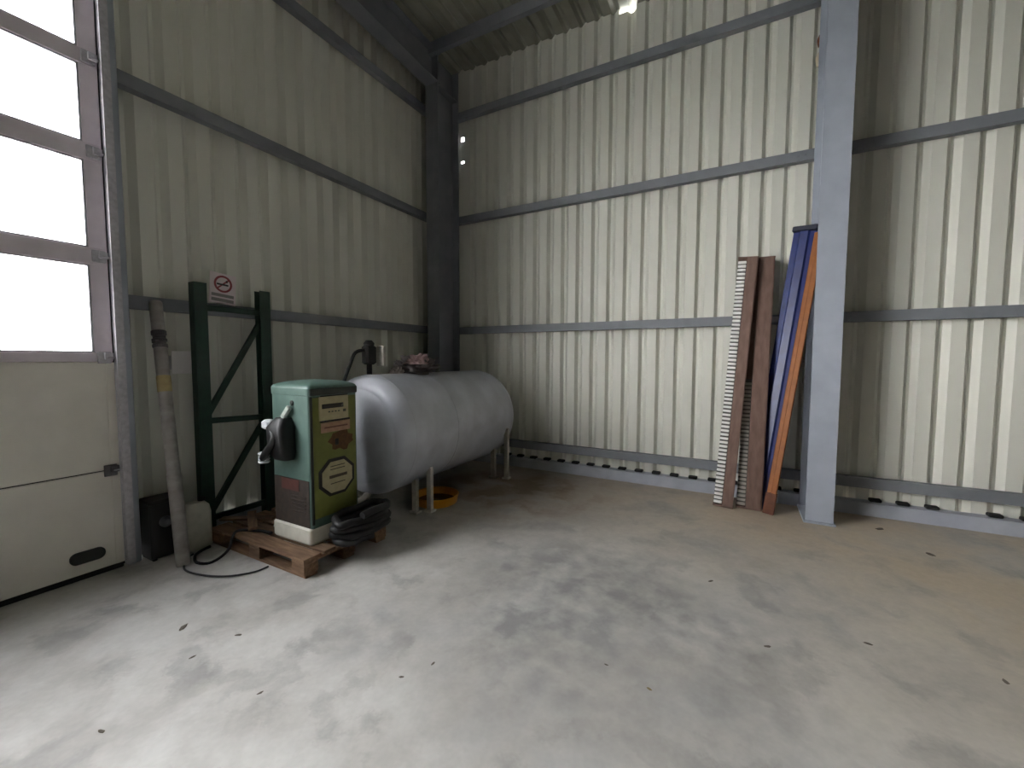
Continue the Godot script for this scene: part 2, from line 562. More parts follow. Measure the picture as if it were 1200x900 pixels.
	s.box(Vector3(-4.235, 2.42, 3.07), Vector3(0.26, 4.84, 0.085), 0.005)
	o = obj("trim_5", s, steel); o.set_meta("kind", "structure")
	tag(o, "grey steel jamb post at the far side of the sectional door", "door jamb")
	s = Shape.new()
	s.box(Vector3(-4.235, 4.80, 0.835), Vector3(0.26, 0.10, 4.4), 0.005)
	o = obj("trim_6", s, steel); o.set_meta("kind", "structure")
	tag(o, "grey steel header beam above the sectional door", "door header")

	# ---------------------------------------------------------------- objects
	build_tank()
	build_pallet()
	build_pump()
	build_rack()
	build_left_clutter(galv, black, rubber, dark_steel)
	build_leaning(steel)
	build_floor_bits()

func build_door(called: String, za: float, zb: float, label: String, white: Material, alu: Material, glass: Material, galv: Material, black: Material, dark: Material, rubber: Material) -> void:
	var d := structure(called, label, "door")
	var X := -4.14          # middle of the leaf
	var zc := (za + zb) / 2
	var w := zb - za
	var lowers := [[0.035, 0.757], [0.765, 1.57]]
	for k in 2:
		var s := Shape.new()
		var y0: float = lowers[k][0]
		var y1: float = lowers[k][1]
		s.box(Vector3(X, (y0 + y1) / 2, zc), Vector3(0.045, y1 - y0, w), 0.006)
		var p := obj("door_panel", s, white, d)
		s = Shape.new()
		s.box(Vector3(X + 0.006, (y0 + y1) / 2, za + 0.02), Vector3(0.045, y1 - y0 - 0.01, 0.05), 0.003)
		obj("end_cap", s, white, p)
		if k == 0:
			s = Shape.new()
			s.box(Vector3(X, 0.02, zc), Vector3(0.05, 0.04, w), 0.004)
			obj("bottom_seal", s, rubber, p)
			var r := []
			for e in [[0.0, 1.0], [0.018, 1.0], [0.024, 0.86]]:
				var ring := PackedVector3Array()
				for q in rounded(0.19 * e[1], 0.085 * e[1], 0.038 * e[1], 0.0, 5):
					ring.append(Vector3(e[0], q.z, q.x))
				r.append(ring)
			s = Shape.new()
			s.rings(r, false, Transform3D(Basis.IDENTITY, Vector3(X + 0.022, 0.165, za + 0.20)))
			obj("handle", s, black, p, "black oval grip handle")
	# rubber in the joint of the panels and along both edges of the leaf
	var js := Shape.new()
	js.box(Vector3(X - 0.006, 0.761, zc), Vector3(0.03, 0.03, w - 0.004), 0.003)
	obj("joint_seal", js, rubber, d)
	js = Shape.new()
	js.box(Vector3(X - 0.002, 1.57, zc), Vector3(0.03, 0.03, w - 0.004), 0.003)
	obj("joint_seal", js, rubber, d)
	for e in [[za, -1.0], [zb, 1.0]]:
		js = Shape.new()
		js.box(Vector3(X - 0.035, 2.41, e[0] + e[1] * 0.01), Vector3(0.012, 4.82, 0.12), 0.003)
		obj("side_seal", js, rubber, d)
	# glazed sections
	var bars := [1.57, 2.266, 2.998, 3.655, 4.30, 4.72]
	var tops := [1.637, 2.388, 3.12, 3.76, 4.42, 4.75]
	for k in 5:
		var y0: float = tops[k]
		var y1: float = bars[k + 1]
		var s := Shape.new()
		s.box(Vector3(X, (bars[k] + y0) / 2, zc), Vector3(0.055, y0 - bars[k], w), 0.004)
		if k == 4: s.box(Vector3(X, 4.735, zc), Vector3(0.055, 0.03, w), 0.004)
		var mull := [za + 0.05, zb - 0.05]
		for i in [1, 2]: mull.append(za + w * i / 3.0)
		mull.sort()
		for m in mull:
			s.box(Vector3(X, (y0 + y1) / 2, m), Vector3(0.05, y1 - y0 + 0.01, 0.1), 0.003)
		var f := obj("glazed_section", s, alu, d)
		# glazing beads and panes
		var bead := Shape.new()
		for i in 3:
			var a: float = mull[i] + 0.05
			var b: float = mull[i + 1] - 0.05
			for q in [[y0 + 0.006, 0], [y1 - 0.006, 0]]:
				bead.box(Vector3(X + 0.012, q[0], (a + b) / 2), Vector3(0.02, 0.012, b - a), 0.002)
			for q in [a + 0.006, b - 0.006]:
				bead.box(Vector3(X + 0.012, (y0 + y1) / 2, q), Vector3(0.02, y1 - y0, 0.012), 0.002)
			var ps := Shape.new()
			ps.box(Vector3(X, (y0 + y1) / 2, (a + b) / 2), Vector3(0.008, y1 - y0, b - a), 0.001)
			obj("pane", ps, glass, f)
		obj("glazing_bead", bead, galv, f)
	# hinges and rollers at the joints
	for y in [0.761, 1.60, 2.33, 3.06, 3.71, 4.36]:
		for e in [[za, -1.0], [zb, 1.0]]:
			var zz: float = e[0] - e[1] * 0.02
			var s := Shape.new()
			s.box(Vector3(X + 0.034, y, zz - e[1] * 0.03), Vector3(0.014, 0.085, 0.075), 0.003)
			s.box(Vector3(X + 0.048, y + 0.01, zz - e[1] * 0.01), Vector3(0.018, 0.05, 0.05), 0.003)
			var h := obj("hinge", s, dark if y < 1.0 else galv, d)
			s = Shape.new()
			var rt := Transform3D(Basis(Vector3(1, 0, 0), Vector3(0, 0, e[1]), Vector3(0, -e[1], 0)), Vector3(X + 0.055, y, zz - e[1] * 0.02))
			s.lathe(PackedVector2Array([Vector2(0.006, 0), Vector2(0.006, 0.05)]), 8, rt)
			s.lathe(PackedVector2Array([Vector2(0.008, 0.045), Vector2(0.02, 0.047), Vector2(0.02, 0.06), Vector2(0.008, 0.062)]), 12, rt)
			obj("roller", s, galv, h)
	# guide tracks
	for e in [[za, -1.0], [zb, 1.0]]:
		var s := Shape.new()
		var poly := PackedVector2Array([Vector2(0, 0), Vector2(0.06, 0), Vector2(0.06, 0.045), Vector2(0.052, 0.045), Vector2(0.052, 0.006), Vector2(0, 0.006)])
		s.prism(poly, 0.03, 4.75, Transform3D(Basis(Vector3(1, 0, 0), Vector3(0, 0, e[1]), Vector3.UP), Vector3(X + 0.035, 0, e[0] + e[1] * 0.005)))
		s.box(Vector3(X + 0.095, 2.39, e[0] + e[1] * 0.022), Vector3(0.006, 4.7, 0.045), 0.001)
		var t := obj("guide_track", s, galv, d)
		for y in [0.5, 1.45, 2.5, 3.5]:
			s = Shape.new()
			s.box(Vector3(X + 0.03, y, e[0] + e[1] * 0.05), Vector3(0.05, 0.09, 0.025), 0.002)
			obj("track_bracket", s, galv, t)

# ---------------------------------------------------------------- tank
func build_tank() -> void:
	var paint := worn(Color(0.67, 0.68, 0.71), Color(0.80, 0.81, 0.84), 31, 0.6, 0.5, 0.0, 0.015)
	paint.roughness = 0.36
	var pale := worn(Color(0.62, 0.60, 0.56), Color(0.74, 0.72, 0.68), 32, 2.0, 0.6)
	var R := 0.605
	var yc := 0.83
	var t := thing("storage_tank", "large grey horizontal cylindrical fuel tank on short legs in the corner", "tank", Vector3(-3.28, 0, -3.98))
	var prof := PackedVector2Array()
	var L := 1.88
	# dished heads: rounded knuckle, a crease, then a shallow crown
	var head := PackedVector2Array([Vector2(0.001, 0.205), Vector2(0.10, 0.204), Vector2(0.20, 0.198), Vector2(0.30, 0.188), Vector2(0.39, 0.174), Vector2(0.455, 0.158), Vector2(0.466, 0.150), Vector2(0.475, 0.151)])
	for i in 9:
		var a := PI / 2 * (i + 1) / 9.0
		head.append(Vector2(0.475 + (R - 0.475) * sin(a), 0.151 * pow(cos(a), 0.9) if i < 8 else 0.0))
	for q in head: prof.append(Vector2(q.x, -L / 2 - q.y))
	prof.append(Vector2(R, -L / 2 + 0.03))
	prof.append(Vector2(R, L / 2 - 0.03))
	for i in head.size():
		var q := head[head.size() - 1 - i]
		prof.append(Vector2(q.x, L / 2 + q.y))
	var s := Shape.new()
	var along := Transform3D(Basis(Vector3(1, 0, 0), Vector3(0, 0, -1), Vector3(0, 1, 0)), Vector3(0, yc, 0))
	s.lathe(prof, 64, along)
	var shell := obj("shell", s, paint, t)
	s = Shape.new()
	for y in [-L / 2, -L / 2 + 0.05 + L / 3, L / 2]:
		s.lathe(PackedVector2Array([Vector2(R - 0.004, y - 0.006), Vector2(R + 0.003, y - 0.003), Vector2(R + 0.003, y + 0.003), Vector2(R - 0.004, y + 0.006)]), 64, along)
	obj("weld_seam", s, paint, shell)
	# legs: flat posts with shoes
	for q in [[0.36, 0.70], [0.47, 0.60], [0.40, -0.80], [0.58, -0.84], [-0.40, 0.68], [-0.50, 0.62], [-0.40, -0.80], [-0.52, -0.82]]:
		var h := yc - sqrt(R * R - q[0] * q[0]) + 0.02
		s = Shape.new()
		s.box(Vector3(q[0], h / 2, q[1]), Vector3(0.06, h, 0.045), 0.004)
		var lg := obj("leg", s, pale, t)
		s = Shape.new()
		s.box(Vector3(q[0], 0.012, q[1]), Vector3(0.10, 0.024, 0.09), 0.004)
		obj("foot", s, pale, lg)
	# drain pipe under the near end
	s = Shape.new()
	s.tube(smooth_path([Vector3(0.02, yc - 0.55, 0.98), Vector3(0.02, yc - 0.62, 1.06), Vector3(0.0, yc - 0.64, 1.16), Vector3(-0.16, yc - 0.62, 1.2)]), 0.035, 10)
	s.lathe(PackedVector2Array([Vector2(0.05, 0), Vector2(0.055, 0.02), Vector2(0.05, 0.05)]), 12, Transform3D(Basis(Vector3(0, 0, 1), PI / 2), Vector3(-0.14, yc - 0.62, 1.2)))
	obj("drain_pipe", s, pale, t)
	# manhole flange and lid
	s = Shape.new()
	var mh := Transform3D(Basis.IDENTITY, Vector3(0, yc + R - 0.02, 0.28))
	s.lathe(PackedVector2Array([Vector2(0.16, 0), Vector2(0.16, 0.025), Vector2(0.20, 0.025), Vector2(0.20, 0.04), Vector2(0.16, 0.042), Vector2(0.06, 0.045)]), 28, mh)
	obj("manhole", s, worn(Color(0.30, 0.29, 0.28), Color(0.45, 0.43, 0.42), 33, 2.0), t)
	s = Shape.new()
	s.lathe(PackedVector2Array([Vector2(0.03, 0), Vector2(0.03, 0.06), Vector2(0.045, 0.065), Vector2(0.045, 0.10), Vector2(0.02, 0.115)]), 14, Transform3D(Basis.IDENTITY, Vector3(0.02, yc + R - 0.02, -0.10)))
	obj("filler_cap", s, worn(Color(0.35, 0.35, 0.34), Color(0.5, 0.5, 0.48), 34, 3.0), t)
	# transfer pump head on a pipe at the near end
	var dk := mat(Color(0.07, 0.065, 0.06), 0.6)
	s = Shape.new()
	s.lathe(PackedVector2Array([Vector2(0.028, 0), Vector2(0.028, 0.16)]), 12, Transform3D(Basis.IDENTITY, Vector3(-0.10, yc + R - 0.03, 0.86)))
	var riser := obj("riser_pipe", s, dk, t)
	s = Shape.new()
	s.box(Vector3(-0.10, yc + R + 0.20, 0.86), Vector3(0.10, 0.20, 0.14), 0.02)
	s.lathe(PackedVector2Array([Vector2(0.05, 0), Vector2(0.055, 0.03), Vector2(0.03, 0.06)]), 14, Transform3D(Basis.IDENTITY, Vector3(-0.10, yc + R + 0.29, 0.86)))
	s.tube(smooth_path([Vector3(-0.10, yc + R + 0.25, 0.92), Vector3(-0.12, yc + R + 0.22, 1.02), Vector3(-0.14, yc + R + 0.10, 1.07), Vector3(-0.16, yc + R - 0.06, 1.13), Vector3(-0.2, yc + R - 0.3, 1.2)]), 0.018, 8)
	obj("pump_head", s, dk, riser)
	s = Shape.new()
	s.box(Vector3(-0.035, yc + R + 0.19, 0.755), Vector3(0.10, 0.21, 0.04), 0.006)
	obj("cover_plate", s, pale, riser, "pale grey cover plate")

	# rags on the manhole
	rag("rag", "dark grey crumpled rag lying on the tank's manhole lid", Vector3(-3.30, yc + R + 0.026, -3.72), 0.24, 0.17, worn(Color(0.28, 0.26, 0.26), Color(0.48, 0.45, 0.45), 35, 4.0, 0.95), 5, 0.0)
	rag("rag", "pale pink cloth draped over the dark rag on the tank", Vector3(-3.20, yc + R + 0.10, -3.64), 0.14, 0.12, worn(Color(0.62, 0.50, 0.50), Color(0.74, 0.63, 0.62), 36, 4.0, 0.95), 9, 0.6)
	rag("rag", "small white crumpled cloth at the near edge of the rags on the tank", Vector3(-3.28, yc + R + 0.002, -3.41), 0.075, 0.08, worn(Color(0.60, 0.57, 0.54), Color(0.75, 0.72, 0.68), 37, 4.0, 0.95), 13, 0.2)

	# yellow round tray under the tank
	var y := thing("oil_tray", "round yellow drip tray on the floor under the tank", "tray", Vector3(-2.93, 0, -3.63))
	s = Shape.new()
	s.lathe(PackedVector2Array([Vector2(0.02, 0.0), Vector2(0.205, 0.0), Vector2(0.23, 0.012), Vector2(0.245, 0.095), Vector2(0.252, 0.10), Vector2(0.246, 0.106), Vector2(0.232, 0.10), Vector2(0.215, 0.02), Vector2(0.02, 0.014)]), 36)
	obj("bowl", s, worn(Color(0.82, 0.55, 0.10), Color(0.88, 0.63, 0.16), 38, 3.0, 0.5), y)
	s = Shape.new()
	s.lathe(PackedVector2Array([Vector2(0.02, 0.022), Vector2(0.218, 0.022), Vector2(0.222, 0.03), Vector2(0.02, 0.032)]), 30)
	obj("oil", s, mat(Color(0.03, 0.025, 0.02), 0.25), y, "dark oil in the tray")

func rag(called: String, label: String, at: Vector3, r: float, h: float, m: Material, sd: int, turn: float) -> void:
	var n := FastNoiseLite.new()
	n.seed = sd; n.frequency = 2.2; n.fractal_octaves = 2
	var rs := []
	var segs := 56
	for k in 22:
		var u := k / 21.0
		var ring := PackedVector3Array()
		for i in segs:
			var a := TAU * i / segs
			var e := u * PI / 2
			var p := Vector3(cos(a) * cos(e), sin(e), sin(a) * cos(e))
			# ridged folds that pinch the cloth in and out
			var ridge := 1.0 - 2.6 * absf(n.get_noise_3d(p.x * 1.3 + sd, p.y * 1.9, p.z * 1.3))
			var lump := n.get_noise_3d(p.x * 0.7, p.y * 0.7 + 9.0, p.z * 0.7)
			var f := 0.80 + 0.42 * ridge * (0.35 + 0.65 * cos(e)) * 0.6 + 0.55 * lump
			ring.append(Vector3(p.x * r * f, p.y * h * (0.72 + 0.5 * ridge * 0.6 + 0.5 * lump) * (1.0 + 0.35 * p.x), p.z * r * f))
		rs.append(ring)
	var s := Shape.new()
	s.rings(rs, true)
	var o := obj(called, s, m)
	o.transform = Transform3D(Basis(Vector3.UP, turn), at)
	tag(o, label, "rag")

# ---------------------------------------------------------------- pallet and what stands on it
func build_pallet() -> void:
	var wood := []
	for k in 3:
		wood.append(worn(Color(0.36, 0.27, 0.20) * (0.9 + 0.15 * k), Color(0.55, 0.44, 0.34) * (0.9 + 0.12 * k), 41 + k, 1.6, 0.85, 0.0, 0.03, Vector3(0.3, 2, 2)))
	var t := thing("wooden_pallet", "worn brown wooden pallet on the floor under the green fuel pump", "pallet", Vector3(-3.34, 0, -2.27))
	var i := 0
	for z in [-0.328, -0.178, 0.0, 0.178, 0.328]:
		var s := Shape.new()
		var w: float = 0.145 if absf(z) != 0.178 else 0.10
		s.box(Vector3(0, 0.133, z), Vector3(1.24, 0.022, w), 0.003)
		obj("deck_board", s, wood[i % 3], t); i += 1
	for x in [-0.547, 0.0, 0.547]:
		var s := Shape.new()
		s.box(Vector3(x, 0.111, 0), Vector3(0.145, 0.022, 0.8), 0.003)
		obj("cross_board", s, wood[i % 3], t); i += 1
		for z in [-0.34, 0.0, 0.34]:
			s = Shape.new()
			s.box(Vector3(x, 0.061, z), Vector3(0.145, 0.078, 0.12), 0.004)
			obj("block", s, wood[i % 3], t); i += 1
	for z in [-0.34, 0.0, 0.34]:
		var s := Shape.new()
		s.box(Vector3(0, 0.011, z), Vector3(1.24, 0.022, 0.10), 0.003)
		obj("bottom_board", s, wood[i % 3], t); i += 1
	# loose boards lying behind the left end
	var lb := [[Vector3(-3.86, 0.158, -2.12), 0.55, "short loose board lying across the left end of the pallet"], [Vector3(-3.72, 0.182, -2.08), -0.5, "short loose board crossing on top of the other board at the pallet's left end"]]
	for k in 2:
		var s := Shape.new()
		s.box(Vector3.ZERO, Vector3(0.46, 0.022, 0.07), 0.003)
		var o := obj("loose_board", s, wood[k])
		o.transform = Transform3D(Basis(Vector3.UP, lb[k][1]), lb[k][0])
		tag(o, lb[k][2], "board")
	# black hose coiled beside the pump
	var path := []
	for k in 66:
		var a := TAU * k / 16.0
		var rr := 0.17 - 0.012 * sin(k * 1.7)
		path.append(Vector3(cos(a) * rr * 0.72, 0.032 + 0.048 * k / 16.0 + 0.006 * sin(k * 2.3), sin(a) * rr * 1.45))
	var hs := Shape.new()
	hs.tube(smooth_path(path, 0.025), 0.03, 8)
	var hose := obj("rubber_hose", hs, mat(Color(0.035, 0.035, 0.04), 0.6))
	hose.position = Vector3(-2.685, 0.146, -2.37)
	tag(hose, "black rubber hose in a loose coil on the pallet beside the pump", "hose")

func build_pump() -> void:
	var teal := worn(Color(0.29, 0.38, 0.35), Color(0.35, 0.44, 0.41), 51, 1.5, 0.42)
	var dark_green := worn(Color(0.07, 0.10, 0.08), Color(0.10, 0.13, 0.10), 52, 2.0, 0.4)
	var olive := worn(Color(0.38, 0.40, 0.17), Color(0.44, 0.46, 0.21), 53, 1.6, 0.5)
	var cream := worn(Color(0.64, 0.60, 0.47), Color(0.70, 0.66, 0.52), 54, 3.0, 0.6)
	var ink := mat(Color(0.10, 0.09, 0.07), 0.7)
	var blackm := mat(Color(0.04, 0.04, 0.045), 0.5)
	var white := worn(Color(0.80, 0.79, 0.74), Color(0.87, 0.86, 0.81), 55, 2.0, 0.6)
	var rust := worn(Color(0.15, 0.13, 0.11), Color(0.25, 0.20, 0.17), 56, 3.0, 0.8)
	var W := 0.475
	var D := 0.455
	var t := thing("fuel_pump", "old green fuel dispenser with a domed top standing on the pallet", "fuel pump", Vector3(-2.87 - W / 2, 0.144, -2.05 - D / 2))
	# local y from the pallet; top at 1.25
	var rs := []
	for k in [[0.13, 0.0], [1.19, 0.0]]:
		rs.append(rounded(W, D, 0.025, k[0], 4))
	var s := Shape.new()
	s.rings(rs, true)
	obj("cabinet", s, teal, t)
	# lower rust skirt on the nozzle side
	s = Shape.new()
	s.box(Vector3(0.0, 0.32, D / 2 + 0.001), Vector3(W - 0.04, 0.37, 0.006), 0.002)
	var sk := obj("lower_door", s, rust, t, "rusty brown lower door")
	s = Shape.new()
	for k in 5:
		s.box(Vector3(0.09, 0.25 + k * 0.03, D / 2 + 0.006), Vector3(0.18, 0.012, 0.012), 0.003, Basis(Vector3(1, 0, 0), 0.5))
	obj("louvre", s, rust, sk)
	s = Shape.new()
	s.box(Vector3(-0.01, 0.455, D / 2 + 0.006), Vector3(0.22, 0.09, 0.004), 0.001)
	obj("red_plate", s, worn(Color(0.27, 0.13, 0.11), Color(0.34, 0.18, 0.15), 57, 3.0, 0.7), sk, "faded red plate")
	# plinth
	s = Shape.new()
	var pl := []
	for k in [[0.0, 0.02], [0.015, 0.0], [0.12, 0.0], [0.135, 0.02]]:
		pl.append(rounded(W + 0.01 - k[1], D + 0.03 - k[1], 0.03, k[0], 4))
	s.rings(pl, false)
	obj("plinth", s, white, t, "white plinth")
	# hood: a band and a crowned lid
	s = Shape.new()
	var hd := []
	for k in [[1.165, 0.0], [1.17, 0.012], [1.222, 0.014], [1.228, 0.01]]:
		hd.append(rounded(W + k[1], D + k[1], 0.03, k[0], 4))
	s.rings(hd, false)
	var hood := obj("hood", s, teal, t)
	s = Shape.new()
	hd = []
	for k in 9:
		var u := k / 8.0
		var f := cos(u * PI / 2)
		hd.append(rounded((W + 0.01) * maxf(f, 0.02), (D + 0.01) * maxf(f, 0.02), 0.03 * maxf(f, 0.02), 1.226 + 0.055 * sin(u * PI / 2), 4))
	s.rings(hd, true)
	obj("lid", s, teal, hood)
	# gauge side (+x): olive panel, dials, plates
	var fx := W / 2
	s = Shape.new()
	s.box(Vector3(fx + 0.003, 0.675, 0.0), Vector3(0.01, 0.95, D - 0.05), 0.004)
	var es := Shape.new()
	es.box(Vector3(fx + 0.002, 0.66, D / 2 - 0.014), Vector3(0.012, 1.0, 0.024), 0.004)
	obj("edge_strip", es, dark_green, t, "dark green corner strip")
	var pn := obj("side_panel", s, olive, t, "olive green side panel")
	s = Shape.new()
	s.box(Vector3(fx + 0.004, 1.195, 0), Vector3(0.012, 0.055, D - 0.01), 0.004)
	obj("dark_band", s, dark_green, hood, "dark green band under the lid")
	# counter window
	s = Shape.new()
	var zc := -2.265 + 2.05 + D / 2
	s.box(Vector3(fx + 0.012, 1.205 - 0.144, zc), Vector3(0.012, 0.19, 0.275), 0.006)
	var cw := obj("counter_face", s, cream, pn, "cream counter face")
	s = Shape.new()
	s.box(Vector3(fx + 0.019, 1.222 - 0.144, zc + 0.015), Vector3(0.006, 0.036, 0.2), 0.002)
	s.box(Vector3(fx + 0.019, 1.304 - 0.144, zc), Vector3(0.004, 0.01, 0.26), 0.001)
	obj("counter_slot", s, ink, cw)
	s = Shape.new()
	for k in 4:
		s.box(Vector3(fx + 0.0185, 1.176 - 0.144, zc + 0.05 - k * 0.03), Vector3(0.002, 0.01, 0.018), 0.0005)
	s.box(Vector3(fx + 0.0185, 1.176 - 0.144, zc - 0.095), Vector3(0.002, 0.022, 0.03), 0.0005)
	obj("printed_marks", s, mat(Color(0.25, 0.26, 0.2), 0.7), cw).set_meta("kind", "stuff")
	# name plate
	s = Shape.new()
	s.box(Vector3(fx + 0.011, 1.052 - 0.144, zc - 0.015), Vector3(0.01, 0.08, 0.275), 0.004)
	var np := obj("name_plate", s, worn(Color(0.60, 0.46, 0.37), Color(0.70, 0.56, 0.46), 58, 3.0, 0.7), pn, "buff name plate")
	s = Shape.new()
	s.box(Vector3(fx + 0.012, 1.102 - 0.144, zc - 0.01), Vector3(0.014, 0.014, 0.28), 0.003)
	obj("top_strip", s, ink, np)
	s = Shape.new()
	s.box(Vector3(fx + 0.0165, 1.052 - 0.144, zc - 0.015), Vector3(0.002, 0.012, 0.22), 0.0005)
	obj("lettering", s, mat(Color(0.42, 0.28, 0.22), 0.7), np)
	# rusty patch
	s = Shape.new()
	var rp := PackedVector2Array()
	for k in 18:
		var a := TAU * k / 18
		rp.append(Vector2(cos(a) * 0.11 * (1 + 0.18 * sin(k * 2.3)), sin(a) * 0.085 * (1 + 0.2 * cos(k * 1.7))))
	s.prism(rp, 0.0, 0.0015, Transform3D(Basis(Vector3(0, 0, -1), Vector3(0, 1, 0), Vector3(1, 0, 0)), Vector3(fx + 0.0075, 0.935 - 0.144, zc - 0.065)))
	obj("rust_patch", s, worn(Color(0.30, 0.20, 0.11), Color(0.38, 0.27, 0.14), 59, 4.0, 0.85), pn, "rusty patch")
	s = Shape.new()
	s.box(Vector3(fx + 0.012, 0.925 - 0.144, zc - 0.02), Vector3(0.012, 0.05, 0.03), 0.005)
	obj("keyhole_cover", s, ink, pn)
	# octagonal emblem with dark border
	var oz := -2.28 + 2.05 + D / 2
	var oy := 0.645 - 0.144
	for k in 2:
		var oct := PackedVector2Array()
		var w: float = [0.168, 0.142][k]
		var h: float = [0.15, 0.125][k]
		for q in [[1, 0.42], [0.45, 1], [-0.45, 1], [-1, 0.42], [-1, -0.42], [-0.45, -1], [0.45, -1], [1, -0.42]]:
			oct.append(Vector2(q[0] * w, q[1] * h))
		s = Shape.new()
		s.prism(oct, 0.0, 0.010 + 0.006 * k, Transform3D(Basis(Vector3(0, 0, -1), Vector3(0, 1, 0), Vector3(1, 0, 0)), Vector3(fx + 0.006, oy, oz)))
		var em := obj("emblem_border" if k == 0 else "emblem", s, ink if k == 0 else cream, pn, "dark border of the octagonal sign" if k == 0 else "cream octagonal sign")
		if k == 1:
			s = Shape.new()
			s.box(Vector3(fx + 0.0225, oy + 0.005, oz - 0.005), Vector3(0.002, 0.024, 0.17), 0.0005)
			for yy in [0.065, 0.09, -0.05]:
				s.box(Vector3(fx + 0.0225, oy + yy, oz), Vector3(0.002, 0.007, 0.14), 0.0005)
			obj("sign_lettering", s, mat(Color(0.28, 0.24, 0.19), 0.7), pn)
	# nozzle side (+z)
	var fz := D / 2
	s = Shape.new()
	s.lathe(PackedVector2Array([Vector2(0.022, 0), Vector2(0.022, 0.006), Vector2(0.01, 0.008)]), 14, Transform3D(Basis(Vector3(1, 0, 0), PI / 2), Vector3(0.035, 1.105, fz)))
	obj("key_hole", s, dark_green, t)
	s = Shape.new()
	s.box(Vector3(0.0, 1.03, fz + 0.03), Vector3(0.05, 0.13, 0.03), 0.01, Basis(Vector3(0, 0, 1), -0.75))
	obj("lever", s, worn(Color(0.60, 0.63, 0.60), Color(0.72, 0.74, 0.70), 60, 3.0, 0.4), t, "pale switch lever")
	s = Shape.new()
	var hol := []
	for k in [[0.66, 0.16, 0.10], [0.72, 0.2, 0.14], [0.92, 0.2, 0.15], [0.99, 0.12, 0.10]]:
		hol.append(rounded(k[1], k[2], 0.04, k[0], 4, -0.03, fz + k[2] / 2 - 0.02))
	s.rings(hol, true)
	var ho := obj("nozzle_holster", s, blackm, t, "black nozzle holster")
	s = Shape.new()
	s.tube(smooth_path([Vector3(-0.15, 0.93, fz + 0.08), Vector3(-0.08, 0.90, fz + 0.10), Vector3(-0.02, 0.83, fz + 0.12), Vector3(-0.10, 0.72, fz + 0.14), Vector3(-0.16, 0.66, fz + 0.13)]), 0.028, 10)
	obj("nozzle", s, blackm, ho)
	s = Shape.new()
	s.box(Vector3(-0.145, 0.935, fz + 0.08), Vector3(0.10, 0.075, 0.075), 0.015)
	obj("nozzle_head", s, worn(Color(0.75, 0.76, 0.78), Color(0.86, 0.87, 0.88), 61, 3.0, 0.4), ho, "pale nozzle head")
	s = Shape.new()
	for k in 4:
		s.lathe(PackedVector2Array([Vector2(0.034, 0), Vector2(0.042, 0.005), Vector2(0.042, 0.014), Vector2(0.034, 0.019)]), 14, Transform3D(Basis.IDENTITY, Vector3(-0.155, 0.635 + k * 0.022, fz + 0.12)))
	obj("hose_coupling", s, worn(Color(0.72, 0.73, 0.74), Color(0.85, 0.86, 0.86), 62, 3.0, 0.4), ho, "pale ridged hose coupling")

# ---------------------------------------------------------------- green frame against the gable wall
func build_rack() -> void:
	var green := worn(Color(0.05, 0.16, 0.12), Color(0.08, 0.21, 0.16), 71, 2.0, 0.5)
	var t := thing("rack_frame", "dark green steel racking upright frame standing against the gable wall", "rack frame", Vector3(-4.15, 0, -2.21))
	var zs := [0.28, -0.28]
	for k in 2:
		var s := Shape.new()
		var z: float = zs[k]
		var u := PackedVector2Array([Vector2(-0.045, 0.05), Vector2(-0.045, -0.05), Vector2(0.045, -0.05), Vector2(0.045, 0.05), Vector2(0.036, 0.05), Vector2(0.036, -0.041), Vector2(-0.036, -0.041), Vector2(-0.036, 0.05)])
		s.prism(u, 0.01, 2.25, axes(Vector3(1, 0, 0), Vector3(0, 0, 1 if k == 1 else -1), Vector3.UP, Vector3(0, 0, z)))
		var p := obj("post", s, green, t)
		s = Shape.new()
		s.box(Vector3(0, 0.005, z), Vector3(0.14, 0.01, 0.15), 0.002)
		obj("base_plate", s, green, p)
	var br := [[Vector3(0.0, 2.04, 0.24), Vector3(0.0, 2.04, -0.24), "horizontal_brace"], [Vector3(0.0, 1.93, -0.24), Vector3(0.0, 1.10, 0.24), "diagonal_brace"], [Vector3(0.0, 1.04, 0.24), Vector3(0.0, 1.02, -0.24), "horizontal_brace"], [Vector3(0.0, 0.96, -0.24), Vector3(0.0, 0.22, 0.24), "diagonal_brace"], [Vector3(0.0, 0.16, 0.24), Vector3(0.0, 0.16, -0.24), "horizontal_brace"]]
	for q in br:
		var a: Vector3 = q[0]
		var b: Vector3 = q[1]
		var s := Shape.new()
		s.box(Vector3.ZERO, Vector3(0.035, a.distance_to(b), 0.05), 0.004)
		var o := obj(q[2], s, green, t)
		o.transform = Transform3D(bz(a, b, Vector3(1, 0, 0)), (a + b) / 2)

